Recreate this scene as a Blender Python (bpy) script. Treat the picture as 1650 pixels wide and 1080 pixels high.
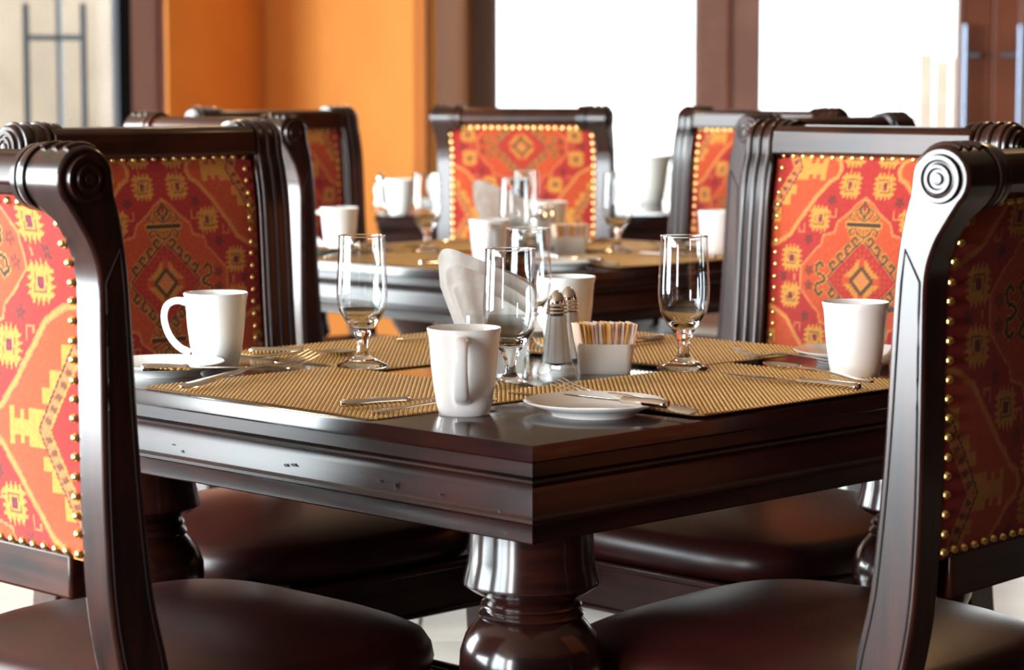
import bpy, math, random
import numpy as np
from mathutils import Vector, Matrix
random.seed(7); RNG = np.random.default_rng(5)
for o in list(bpy.data.objects): bpy.data.objects.remove(o)
SC = bpy.context.scene
COL = SC.collection
PI = math.pi

# ------------------------------------------------------------------ camera, sky, lights, exposure
CAM_F, HORIZON, CAM_H = 4000.0, 132.0, 1.172
PITCH = math.atan((540-HORIZON)/CAM_F)
cam = bpy.data.cameras.new('camera'); camo = bpy.data.objects.new('camera', cam); COL.objects.link(camo)
cam.sensor_width = 36; cam.lens = 36*CAM_F/1650
camo.location = (0, 0, CAM_H); camo.rotation_euler = (PI/2-PITCH, 0, 0)
cam.clip_start = .1; cam.clip_end = 200
cam.dof.use_dof = True; cam.dof.focus_distance = 3.2; cam.dof.aperture_fstop = 6.4
SC.camera = camo
w = bpy.data.worlds.new('overcast_sky'); SC.world = w; w.use_nodes = True
bg = w.node_tree.nodes['Background']; bg.inputs[0].default_value = (0.93, 0.97, 1.0, 1); bg.inputs[1].default_value = 3.2
SC.view_settings.view_transform = 'Standard'; SC.view_settings.look = 'None'
SC.view_settings.gamma = 1; SC.view_settings.use_curve_mapping = False
SC.view_settings.exposure = 0.42
def area(name, loc, rot, sx, sy, power, col):
    l = bpy.data.lights.new(name, 'AREA'); l.shape = 'RECTANGLE'; l.size = sx; l.size_y = sy
    l.energy = power; l.color = col
    o = bpy.data.objects.new(name, l); COL.objects.link(o); o.location = loc; o.rotation_euler = rot
    return o
# daylight of the big window on the left, beside the camera
area('window_daylight', (-4.75, .88, 1.43), (0, -PI/2, 0), 2.5, 5.7, 960, (.86, .93, 1.0))
area('window_daylight_far', (-4.75, 6.55, 1.43), (0, -PI/2, 0), 2.5, 3.2, 480, (.90, .95, 1.0))
# added fill light for the front mug, behind the camera on the left
area('fill_light_near', (-3.9, -2.7, 1.4), (PI/2, 0, math.radians(-20)), 1.05, 2.4, 190, (.96, .97, 1.0))
# warm lamps in the ceiling
area('ceiling_lamp_light', (1.6, 5.4, 2.9), (0, 0, 0), .35, .35, 14, (1, .62, .30))
area('ceiling_lamp_light', (-1.0, 9.2, 2.9), (0, 0, 0), .35, .35, 28, (1, .68, .38))

# ------------------------------------------------------------------ pixel / plane helpers
def at(x, y, z=.76):
    X = (x-825)/CAM_F; Z = -(y-540)/CAM_F
    r = (X, math.cos(PITCH)+Z*math.sin(PITCH), -math.sin(PITCH)+Z*math.cos(PITCH))
    t = (z-CAM_H)/r[2]
    return Vector((r[0]*t, r[1]*t, z))
CX, CY = 0.0233, 2.7986          # near corner of the front table
SQ = math.sqrt(.5)
SIDE = 1.02
def W(u, v, z=0):                # table coordinates of the front table -> world
    return Vector((CX+SQ*(v-u), CY+SQ*(v+u), z))
OFF2 = Vector((0.0096, 2.4455, 0))   # second table = first one moved back

# ------------------------------------------------------------------ object helpers
def lnk(o, parent=None):
    COL.objects.link(o)
    if parent is not None: o.parent = parent
    return o
def tag(o, label=None, cat=None, group=None, kind=None):
    if label: o['label'] = label
    if cat: o['category'] = cat
    if group: o['group'] = group
    if kind: o['kind'] = kind
    return o
def empty(name, loc, rz=0, label=None, cat=None, group=None):
    o = bpy.data.objects.new(name, None); COL.objects.link(o); o.empty_display_size = .05
    o.location = loc; o.rotation_euler = (0, 0, rz)
    return tag(o, label, cat, group)
class MB:
    def __init__(s): s.v = []; s.f = []
    def add(s, vs, fs):
        n = len(s.v); s.v += [tuple(p) for p in vs]; s.f += [tuple(i+n for i in f) for f in fs]
        return s
    def box(s, x0, x1, y0, y1, z0, z1, M=None):
        vs = [Vector((x, y, z)) for z in (z0, z1) for y in (y0, y1) for x in (x0, x1)]
        if M: vs = [M @ p for p in vs]
        return s.add(vs, [(0,2,3,1),(4,5,7,6),(0,1,5,4),(2,6,7,3),(0,4,6,2),(1,3,7,5)])
    def lathe(s, prof, n=32, c=(0,0,0), axis='z'):
        vs = []; fs = []
        m = len(prof)
        for i in range(n):
            a = 2*PI*i/n
            for r, z in prof:
                if axis == 'z': vs.append((c[0]+r*math.cos(a), c[1]+r*math.sin(a), c[2]+z))
                else: vs.append((c[0]+z, c[1]+r*math.cos(a), c[2]+r*math.sin(a)))
        for i in range(n):
            j = (i+1) % n
            for k in range(m-1):
                fs.append((i*m+k, j*m+k, j*m+k+1, i*m+k+1))
        return s.add(vs, fs)
    def tube(s, pts, rad, n=8, sx=1.0, sn=1.0, up=None):
        pts = [Vector(p) for p in pts]; vs = []; fs = []
        N = len(pts)
        rads = rad if isinstance(rad, (list, tuple)) else [rad]*N
        ref = Vector(up) if up else Vector((0, 0, 1))
        for i, p in enumerate(pts):
            t = (pts[min(i+1, N-1)]-pts[max(i-1, 0)]).normalized()
            a = t.cross(ref)
            if a.length < 1e-4: a = t.cross(Vector((1, 0, 0)))
            a.normalize(); b = a.cross(t).normalized()
            for k in range(n):
                th = 2*PI*k/n
                vs.append(p+a*rads[i]*math.cos(th)*sx+b*rads[i]*math.sin(th)*sn)
        for i in range(N-1):
            for k in range(n):
                fs.append((i*n+k, i*n+(k+1) % n, (i+1)*n+(k+1) % n, (i+1)*n+k))
        fs.append(tuple(range(n))[::-1]); fs.append(tuple((N-1)*n+k for k in range(n)))
        return s.add(vs, fs)
    def strip(s, secs):
        # secs: (y, halfwidth, zmid, halfthick) sections along y, lens-like cross-section
        vs = []; fs = []; n = 8
        for (y, hw, z, ht) in secs:
            for k in range(n):
                a = 2*PI*k/n
                vs.append((hw*math.cos(a), y, z+ht*math.sin(a)))
        for i in range(len(secs)-1):
            for k in range(n):
                fs.append((i*n+k, i*n+(k+1) % n, (i+1)*n+(k+1) % n, (i+1)*n+k))
        fs.append(tuple(range(n))[::-1]); fs.append(tuple((len(secs)-1)*n+k for k in range(n)))
        return s.add(vs, fs)
    def mesh(s, name, mat, smooth=True, ang=35):
        me = bpy.data.meshes.new(name); me.from_pydata(s.v, [], s.f)
        me.materials.append(mat); me.validate()
        import bmesh
        bm = bmesh.new(); bm.from_mesh(me); bmesh.ops.remove_doubles(bm, verts=bm.verts, dist=.00021); bmesh.ops.recalc_face_normals(bm, faces=bm.faces); bm.to_mesh(me); bm.free()
        if smooth:
            me.polygons.foreach_set('use_smooth', [True]*len(me.polygons))
            me.set_sharp_from_angle(angle=math.radians(ang))
        me.update(); return me
    def obj(s, name, mat, parent=None, smooth=True, ang=35, bevel=0, loc=None, rz=0, seg=2):
        o = bpy.data.objects.new(name, s.mesh(name, mat, smooth, ang)); lnk(o, parent)
        if loc is not None: o.location = loc
        o.rotation_euler = (0, 0, rz)
        if bevel:
            b = o.modifiers.new('bevel', 'BEVEL'); b.width = bevel; b.segments = seg; b.limit_method = 'ANGLE'; b.angle_limit = math.radians(30)
        return o
def kids(o): return [c for c in bpy.data.objects if c.parent == o]
def copy_tree(o, parent=None, M=None, kd=None):
    c = o.copy(); COL.objects.link(c); c.parent = parent
    for ch in KIDS(o): copy_tree(ch, c)
    return c
def KIDS(o): return list(o.children)
def crom(P, n=6):
    out = []
    P = [Vector(p) for p in P]
    Q = [P[0]*2-P[1]]+P+[P[-1]*2-P[-2]]
    for i in range(1, len(Q)-2):
        for k in range(n):
            t = k/n
            a, b, c, d = Q[i-1], Q[i], Q[i+1], Q[i+2]
            out.append(.5*((2*b)+(c-a)*t+(2*a-5*b+4*c-d)*t*t+(3*b-a-3*c+d)*t**3))
    out.append(P[-1]); return out

# ------------------------------------------------------------------ materials
def newmat(name):
    m = bpy.data.materials.new(name); m.use_nodes = True
    nt = m.node_tree; return m, nt, nt.nodes['Principled BSDF']
def P(b, **k):
    names = dict(col='Base Color', rough='Roughness', metal='Metallic', coat='Coat Weight', coatr='Coat Roughness',
                 trans='Transmission Weight', ior='IOR', spec='Specular IOR Level', sheen='Sheen Weight', sss='Subsurface Weight')
    for a, v in k.items():
        i = b.inputs[names[a]]
        i.default_value = (*v, 1) if a == 'col' else v
def plain(name, col, rough=.5, noise=0, nscale=20, bump=0, **k):
    m, nt, b = newmat(name); P(b, col=col, rough=rough, **k)
    if noise or bump:
        tc = nt.nodes.new('ShaderNodeTexCoord'); n = nt.nodes.new('ShaderNodeTexNoise'); n.inputs['Scale'].default_value = nscale
        nt.links.new(tc.outputs['Object'], n.inputs['Vector'])
        if noise:
            r = nt.nodes.new('ShaderNodeValToRGB')
            r.color_ramp.elements[0].position = .3; r.color_ramp.elements[1].position = .7
            r.color_ramp.elements[0].color = (*[c*(1-noise) for c in col], 1); r.color_ramp.elements[1].color = (*[min(1, c*(1+noise)) for c in col], 1)
            nt.links.new(n.outputs['Fac'], r.inputs[0]); nt.links.new(r.outputs[0], b.inputs['Base Color'])
        if bump:
            bp = nt.nodes.new('ShaderNodeBump'); bp.inputs['Strength'].default_value = bump; bp.inputs['Distance'].default_value = .002
            nt.links.new(n.outputs['Fac'], bp.inputs['Height']); nt.links.new(bp.outputs[0], b.inputs['Normal'])
    return m
def wood(name, c0, c1, rough=.32, coat=.5, stretch=(2, 30, 30), axis=0):
    m, nt, b = newmat(name); P(b, rough=rough, coat=coat, coatr=rough*.6, spec=.26)
    tc = nt.nodes.new('ShaderNodeTexCoord'); mp = nt.nodes.new('ShaderNodeMapping'); mp.inputs['Scale'].default_value = stretch
    n = nt.nodes.new('ShaderNodeTexNoise'); n.inputs['Scale'].default_value = 2.5; n.inputs['Detail'].default_value = 5
    n2 = nt.nodes.new('ShaderNodeTexNoise'); n2.inputs['Scale'].default_value = 7
    r = nt.nodes.new('ShaderNodeValToRGB'); r.color_ramp.elements[0].position = .38; r.color_ramp.elements[1].position = .72
    r.color_ramp.elements[0].color = (*c0, 1); r.color_ramp.elements[1].color = (*c1, 1)
    L = nt.links.new
    L(tc.outputs['Object'], mp.inputs[0]); L(mp.outputs[0], n.inputs['Vector']); L(tc.outputs['Object'], n2.inputs['Vector'])
    mx = nt.nodes.new('ShaderNodeMath'); mx.operation = 'MULTIPLY_ADD'; mx.inputs[1].default_value = .5
    hf = nt.nodes.new('ShaderNodeMath'); hf.operation = 'MULTIPLY'; hf.inputs[1].default_value = .5
    L(n2.outputs['Fac'], hf.inputs[0]); L(n.outputs['Fac'], mx.inputs[0]); L(hf.outputs[0], mx.inputs[2])
    L(mx.outputs[0], r.inputs[0]); L(r.outputs[0], b.inputs['Base Color'])
    bp = nt.nodes.new('ShaderNodeBump'); bp.inputs['Strength'].default_value = .12; bp.inputs['Distance'].default_value = .001
    L(n.outputs['Fac'], bp.inputs['Height']); L(bp.outputs[0], b.inputs['Normal'])
    return m
M_WOOD = wood('mahogany', (.006, .002, .0015), (.050, .011, .005), .30, .62, (30, 30, 2))
M_WOODH = wood('mahogany_rail', (.008, .0025, .0016), (.060, .013, .005), .30, .15, (2, 30, 30))
M_TABLE = wood('table_wood', (.006, .002, .002), (.040, .009, .006), .34, .30, (3, 3, 30))
M_LEG = wood('turned_leg_wood', (.006, .002, .002), (.040, .009, .005), .20, .5, (3, 3, 30))
M_TOP = wood('table_top_wood', (.008, .003, .003), (.034, .009, .006), .18, .6, (3, 3, 30))
M_GROOVE = plain('dark_groove', (.010, .003, .003), .6)
M_LEATHER = plain('burgundy_leather', (.028, .005, .004), .34, .25, 14, .25, spec=.35, coat=.10, coatr=.35)
M_BRASS = plain('brass', (.95, .66, .24), .30, metal=1)
M_STEEL = plain('cutlery_steel', (.78, .74, .69), .09, metal=1)
M_CHROME = plain('chrome', (.80, .78, .75), .12, metal=1)
M_CHINA = plain('white_china', (.90, .89, .87), .12, coat=.4, coatr=.05)
M_CHINA2 = plain('white_ceramic', (.80, .78, .73), .18, coat=.3, coatr=.06)
M_NAP = plain('napkin_paper', (.86, .83, .80), .85, .05, 60, .4)
M_SALT = plain('salt', (.85, .85, .85), .9)
def glassmat(name, col, rough=0, ior=1.5):
    m, nt, b = newmat(name); P(b, col=col, rough=rough, ior=ior, trans=1.0); return m
M_GLASS = glassmat('clear_glass', (.98, .98, .98), 0, 1.48)
def panemat():
    m, nt, b = newmat('window_glass'); nt.nodes.remove(b)
    tr = nt.nodes.new('ShaderNodeBsdfTransparent'); gl = nt.nodes.new('ShaderNodeBsdfGlossy'); gl.inputs['Roughness'].default_value = .02
    fr = nt.nodes.new('ShaderNodeFresnel'); fr.inputs[0].default_value = 1.12
    mx = nt.nodes.new('ShaderNodeMixShader'); L = nt.links.new
    tr.inputs[0].default_value = (.96, .98, .97, 1)
    L(fr.outputs[0], mx.inputs[0]); L(tr.outputs[0], mx.inputs[1]); L(gl.outputs[0], mx.inputs[2])
    L(mx.outputs[0], nt.nodes['Material Output'].inputs[0]); return m
M_PANE = panemat()
def thinmat():
    # thin-walled clear glass: see-through, mirroring towards the rims
    m, nt, b = newmat('thin_clear_glass'); nt.nodes.remove(b); L = nt.links.new
    tr = nt.nodes.new('ShaderNodeBsdfTransparent'); tr.inputs[0].default_value = (.965, .975, .975, 1)
    gl = nt.nodes.new('ShaderNodeBsdfGlossy'); gl.inputs['Roughness'].default_value = .01
    lw = nt.nodes.new('ShaderNodeLayerWeight'); lw.inputs[0].default_value = .5
    pw = nt.nodes.new('ShaderNodeMath'); pw.operation = 'POWER'; pw.inputs[1].default_value = 4.5
    ma = nt.nodes.new('ShaderNodeMath'); ma.operation = 'MULTIPLY_ADD'; ma.inputs[1].default_value = .85; ma.inputs[2].default_value = .045
    mx = nt.nodes.new('ShaderNodeMixShader')
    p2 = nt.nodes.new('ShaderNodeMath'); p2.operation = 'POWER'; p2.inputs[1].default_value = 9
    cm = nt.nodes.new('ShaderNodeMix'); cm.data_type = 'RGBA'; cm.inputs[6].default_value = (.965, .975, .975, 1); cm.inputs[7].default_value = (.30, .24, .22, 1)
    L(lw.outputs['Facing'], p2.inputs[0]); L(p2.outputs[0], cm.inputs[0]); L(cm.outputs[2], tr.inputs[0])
    L(lw.outputs['Facing'], pw.inputs[0]); L(pw.outputs[0], ma.inputs[0]); L(ma.outputs[0], mx.inputs[0])
    L(tr.outputs[0], mx.inputs[1]); L(gl.outputs[0], mx.inputs[2]); L(mx.outputs[0], nt.nodes['Material Output'].inputs[0])
    return m
M_THIN = thinmat()
def fabricmat():
    m, nt, b = newmat('kilim_fabric'); P(b, rough=.85, sheen=.15, spec=.25)
    L = nt.links.new
    ca = nt.nodes.new('ShaderNodeVertexColor'); ca.layer_name = 'kilim'
    tc = nt.nodes.new('ShaderNodeTexCoord'); mp = nt.nodes.new('ShaderNodeMapping'); mp.inputs['Rotation'].default_value = (0, math.radians(38), 0)
    wv = nt.nodes.new('ShaderNodeTexWave'); wv.inputs['Scale'].default_value = 210; wv.inputs['Distortion'].default_value = 1.2; wv.inputs['Detail'].default_value = 1
    L(tc.outputs['Object'], mp.inputs[0]); L(mp.outputs[0], wv.inputs['Vector'])
    mx = nt.nodes.new('ShaderNodeMix'); mx.data_type = 'RGBA'; mx.blend_type = 'MULTIPLY'
    rr = nt.nodes.new('ShaderNodeValToRGB'); rr.color_ramp.elements[0].color = (.70, .66, .66, 1); rr.color_ramp.elements[1].color = (1, 1, 1, 1)
    L(wv.outputs['Fac'], rr.inputs[0]); mx.inputs[0].default_value = .8
    L(ca.outputs['Color'], mx.inputs[6]); L(rr.outputs[0], mx.inputs[7]); L(mx.outputs[2], b.inputs['Base Color'])
    bp = nt.nodes.new('ShaderNodeBump'); bp.inputs['Strength'].default_value = .4; bp.inputs['Distance'].default_value = .0006
    L(wv.outputs['Fac'], bp.inputs['Height']); L(bp.outputs[0], b.inputs['Normal']); return m
M_FABRIC = fabricmat()
def matmat():
    m, nt, b = newmat('woven_mat'); P(b, rough=.5, spec=.45); L = nt.links.new
    tc = nt.nodes.new('ShaderNodeTexCoord'); mp = nt.nodes.new('ShaderNodeMapping'); mp.inputs['Rotation'].default_value = (0, 0, -PI/4)
    wv = nt.nodes.new('ShaderNodeTexWave'); wv.bands_direction = 'X'; wv.inputs['Scale'].default_value = 56; wv.inputs['Distortion'].default_value = .6
    mp2 = nt.nodes.new('ShaderNodeTexNoise'); mp2.inputs['Scale'].default_value = 180
    L(tc.outputs['Object'], mp.inputs[0]); L(mp.outputs[0], wv.inputs['Vector']); L(tc.outputs['Object'], mp2.inputs['Vector'])
    ad = nt.nodes.new('ShaderNodeMath'); ad.operation = 'MULTIPLY_ADD'; L(wv.outputs['Fac'], ad.inputs[0]); ad.inputs[1].default_value = .6; L(mp2.outputs['Fac'], ad.inputs[2])
    r = nt.nodes.new('ShaderNodeValToRGB'); r.color_ramp.elements[0].position = .40; r.color_ramp.elements[1].position = .95
    r.color_ramp.elements[0].color = (.36, .19, .045, 1); r.color_ramp.elements[1].color = (.74, .45, .14, 1)
    L(ad.outputs[0], r.inputs[0]); L(r.outputs[0], b.inputs['Base Color'])
    bp = nt.nodes.new('ShaderNodeBump'); bp.inputs['Strength'].default_value = .8; bp.inputs['Distance'].default_value = .001
    L(ad.outputs[0], bp.inputs['Height']); L(bp.outputs[0], b.inputs['Normal']); return m
M_MAT = matmat()
M_MATBASE = plain('mat_backing', (.10, .05, .018), .8)
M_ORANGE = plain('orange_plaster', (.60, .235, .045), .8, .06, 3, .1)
M_ORANGE_SHADE = plain('shaded_orange_plaster', (.42, .13, .02), .8, .08, 3)  # orange plaster again, with the shade of the reveal put into its colour
M_FRAME = plain('brown_window_frame', (.22, .10, .07), .55, .15, 4)
M_DOORW = plain('brown_door_frame', (.17, .045, .018), .5, .2, 4)
M_DARKWALL = plain('dark_brown_wall', (.012, .005, .003), .9, spec=.1)
M_BLACK = plain('black_metal', (.012, .012, .014), .45)
M_BARS = plain('blued_steel_handle', (.30, .36, .48), .35, metal=.8)
M_CEIL = plain('ceiling_paint', (.20, .13, .08), .9)
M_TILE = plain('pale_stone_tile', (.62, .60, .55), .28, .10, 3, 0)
M_GROUT = plain('grout', (.32, .30, .27), .9)
M_GROUND = plain('pale_paving', (.55, .53, .48), .9, .1, 2)
M_FENCE = plain('bleached_board', (.42, .30, .24), .8, .15, 5)
M_HEDGE = plain('hedge_leaves', (.12, .24, .06), .8, .4, 9)
M_STUCCO = plain('pale_stucco', (.44, .39, .32), .9, .15, 2)

# ------------------------------------------------------------------ the room
YB = 12.0
def X12(px): return (px-825)/CAM_F*YB
def struct(o, kind='structure'): o['kind'] = kind; return o
MB().box(-4.5, 4.5, -2.5, 3.94, -.012, .0).obj('floor_near', plain('bounce_cutting_floor', (.05, .02, .015), .95, .3, 60), None, smooth=False)['kind'] = 'structure'  # unseen near floor, added dark to cut the light bounced upwards
fl = struct(MB().box(-4.6, 4.6, -2.6, 12.1, -.12, -.012).obj('floor', M_GROUT, smooth=False))
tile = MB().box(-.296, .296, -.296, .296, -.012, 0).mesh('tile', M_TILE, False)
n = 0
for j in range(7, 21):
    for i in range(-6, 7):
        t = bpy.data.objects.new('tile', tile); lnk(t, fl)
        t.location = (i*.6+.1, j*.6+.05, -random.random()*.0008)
struct(MB().box(-4.6, 4.6, -2.6, 12.1, 3.0, 3.1).obj('ceiling', M_CEIL, smooth=False))
struct(MB().box(4.5, 4.6, -2.6, 12.1, 0, 3.0).obj('wall_right', M_DARKWALL, smooth=False))
struct(MB().box(-2.3, 4.5, -2.6, -2.5, 0, 3.0).box(-3.35, -2.3, -2.6, -2.5, 0, 3.0).box(-4.5, -3.35, -2.6, -2.5, 0, .2).box(-4.5, -3.35, -2.6, -2.5, 2.6, 3.0).obj('wall_near', M_DARKWALL, smooth=False))  # opening at the left end made only for the added fill light
wl = MB().box(-4.6, -4.5, -2.5, -2.0, 0, 3).box(-4.6, -4.5, 8.2, 12, 0, 3).box(-4.6, -4.5, -2.0, 8.2, 0, .16).box(-4.62, -4.48, 3.75, 4.95, 0, 3).box(-4.6, -4.5, -2.0, 8.2, 2.7, 3)
struct(wl.obj('wall_left', M_ORANGE, smooth=False))
def window(name, x0, x1, z0=.12, z1=2.35, y=YB, fr=.05, rail=True, mat=None):
    f = MB(); mat = mat or M_FRAME
    f.box(x0-.01, x0+fr, y-.04, y+.04, z0, z1).box(x1-fr, x1+.01, y-.04, y+.04, z0, z1)
    f.box(x0+fr, x1-fr, y-.04, y+.04, z0, z0+fr).box(x0+fr, x1-fr, y-.04, y+.04, z1-fr, z1)
    o = struct(f.obj(name, mat, smooth=False, bevel=.004))
    MB().box(x0+fr, x1-fr, y-.004, y+.004, z0+fr, z1-fr).obj('pane', M_PANE, o, smooth=False)
    return o
# left window beside the camera (outside the frame, it lights the room)
fo = MB()
for yy in (-2.0, -.35, 1.32, 8.14): fo.box(-4.58, -4.50, yy, yy+.06, .16, 2.7)
fo.box(-4.58, -4.50, -1.94, 8.14, .16, .20).box(-4.58, -4.50, -1.94, 8.14, 2.64, 2.7)
wf = struct(fo.obj('window_4', M_FRAME, smooth=False))
MB().box(-4.545, -4.535, -1.94, 8.14, .20, 2.64).obj('pane', M_PANE, wf, smooth=False)
# back wall: header, dado and piers round the glazing
wb = MB()
wb.box(X12(798)-.05, 4.5, YB-.05, YB+.1, 2.35, 3.0)
wb.box(X12(1121)+.0, X12(1218)-.0, YB-.09, YB+.08, 0, 2.35)
wb.box(3.4, 4.5, YB-.05, YB+.1, 0, 2.35)
struct(wb.obj('wall_back', M_FRAME, smooth=False))
struct(MB().box(X12(748), X12(798)-.0, YB-.12, YB+.06, 0, 3.0).obj('trim_1', plain('grey_brown_jamb', (.22, .15, .12), .6), smooth=False, bevel=.006))
struct(MB().box(X12(1166), X12(1171), YB-.11, YB-.09, 0, 2.35).obj('trim_2', M_DOORW, smooth=False))
window('window_1', X12(798), X12(1121), 0.03, 2.35, fr=.012)
window('window_2', X12(1218), X12(1541), 0.03, 2.35, fr=.012)
window('window_3', X12(1637), 3.4, 0.03, 2.35, fr=.03)
# double door between windows: two stiles with long bar handles
def glazed_door(name, x0, x1, hx, side, mat, y=YB):
    f = MB().box(x0, x1, y-.03, y+.03, .02, 2.32)
    d = struct(f.obj(name, mat, smooth=False, bevel=.008))
    h = MB().tube([(hx, y-.10, .55), (hx, y-.10, H_TOP)], .0155, 12).tube([(hx, y-.10, 1.30), (hx+side*.06, y-.10, 1.30), (hx+side*.075, y-.03, 1.30)], .011, 8)
    h.tube([(hx, y-.10, .70), (hx+side*.06, y-.10, .70), (hx+side*.075, y-.03, .70)], .011, 8)
    tag(h.obj('door_handle', M_BARS, d), None)
    return d
H_TOP = CAM_H-(42-132)/CAM_F*YB
glazed_door('door_1', X12(1541)+.005, X12(1592), X12(1545), 1, M_DOORW)
glazed_door('door_2', X12(1593), X12(1637)-.003, X12(1632), -1, M_DOORW)
# orange wall: recessed bay, then a face turned towards the left window
ow = MB()
def wallquad(mb, xa, ya, xb, yb, z0=0, z1=3.0, th=.12):
    d = Vector((xb-xa, yb-ya, 0)); nn = Vector((-d.y, d.x, 0)).normalized()*th
    a, b = Vector((xa, ya, 0)), Vector((xb, yb, 0))
    vs = [p+Vector((0, 0, z)) for z in (z0, z1) for p in (a, b, b+nn, a+nn)]
    mb.add(vs, [(0,1,2,3)[::-1], (4,5,6,7), (0,1,5,4), (1,2,6,5), (2,3,7,6), (3,0,4,7)])
xk = (430-825)/CAM_F*11.9
wallquad(ow, (274-825)/CAM_F*10.9, 10.9, xk, 11.9, th=.012)
wallquad(ow, xk, 11.9, (667-825)/CAM_F*10.9, 10.9)
struct(ow.obj('wall_back_left', M_ORANGE, smooth=False))
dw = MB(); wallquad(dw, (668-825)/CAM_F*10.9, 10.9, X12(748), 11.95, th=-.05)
struct(dw.obj('wall_reveal', M_ORANGE_SHADE, smooth=False))
struct(MB().box(X12(222), X12(262), 11.86, 12.05, 0, 3.0).obj('trim_3', plain('brown_pilaster', (.15, .06, .035), .6), smooth=False, bevel=.01))
struct(MB().box(X12(262), X12(275), 11.90, 12.05, 0, 3.0).obj('trim_4', M_DOORW, smooth=False, bevel=.01))
struct(MB().box(X12(199), X12(222), 11.92, 12.05, 0, 3.0).obj('trim_5', plain('black_jamb', (.004, .004, .004), .9, spec=.1), smooth=False))
# glazed double door at the left end
d3 = MB()
for a, b in ((-32, -6), (97, 104), (186, 199)): d3.box(X12(a), X12(b), YB-.03, YB+.03, .02, 2.32)
d3.box(X12(-32), X12(199), YB-.028, YB+.028, 2.25, 2.35).box(X12(-32), X12(199), YB-.028, YB+.028, 0, .12)
d3 = struct(d3.obj('door_3', plain('weathered_blue_grey_frame', (.16, .20, .26), .5), smooth=False))
MB().box(X12(-6), X12(97), YB-.004, YB+.004, .12, 2.25).obj('pane', M_PANE, d3, smooth=False)
MB().box(X12(104), X12(186), YB-.004, YB+.004, .12, 2.25).obj('pane', M_PANE, d3, smooth=False)
for hx, sd in ((54, 1), (145, -1)):
    x = X12(hx); zt = CAM_H-(8-132)/CAM_F*YB; zc = CAM_H-(62-132)/CAM_F*YB
    h = MB().tube([(x, YB-.1, .5), (x, YB-.1, zt)], .016, 12)
    for zz in (zc, .7): h.tube([(x, YB-.1, zz), (x+sd*.085, YB-.1, zz), (x+sd*.125, YB-.03, zz)], .014, 8)
    h.obj('door_handle', plain('blue_grey_pull_bar', (.10, .15, .21), .4), d3)
struct(MB().box(-4.5, X12(-32), YB-.05, YB+.1, 0, 3.0).box(X12(-32), X12(199), YB-.05, YB+.1, 2.35, 3.0).obj('wall_back_far_left', M_ORANGE, smooth=False))
# outside
struct(MB().box(-14, 14, 12.1, 34, -.2, -.02).obj('ground_outside', M_GROUND, smooth=False))
struct(MB().box(-9, -2.2, 14.6, 14.8, -.02, 3.6).obj('garden_wall', M_STUCCO, smooth=False))
fe = empty('board_fence', (3.0, 20, 0), 0, 'bleached wooden board fence standing outside the right window', 'fence')
for i in range(13):
    z = [1.15, 1.15, 1.65, 1.6, 1.62][min(i, 4)] if i < 5 else 2.2+.05*(i % 3)
    b = MB().box(i*.13, i*.13+.118, -.012, .012, -.02, z-.25).obj('board', M_FENCE, fe, smooth=False)
for i in range(3): pass
def blob(name, c, r, lab, cat):
    mb = MB()
    o = empty(name, c, 0, lab, cat)
    vs = []; fs = []
    for k in range(900):
        d = Vector((random.gauss(0, 1), random.gauss(0, 1), random.gauss(0, .8))).normalized()*random.uniform(.75, 1.0)
        p = Vector((d.x*r[0], d.y*r[1], r[2]+d.z*r[2])); q = Vector((random.uniform(-1, 1), random.uniform(-1, 1), random.uniform(-1, 1))).normalized()
        e = q.cross(Vector((0, .3, 1))).normalized()*.03; g = q.cross(e).normalized()*.055
        n = len(vs); vs += [p-g, p+e, p+g, p-e]; fs.append((n, n+1, n+2, n+3))
    f = mb.add(vs, fs).obj('foliage', M_HEDGE, o, smooth=False); f['kind'] = 'stuff'
    MB().tube([(0, 0, 0), (0, 0, r[2])], .03, 8).obj('stem', M_FRAME, o)
blob('garden_shrub', (1.75, 15.5, -.02), (.4, .3, .34), 'low green shrub growing outside below the right window', 'shrub')

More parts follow.
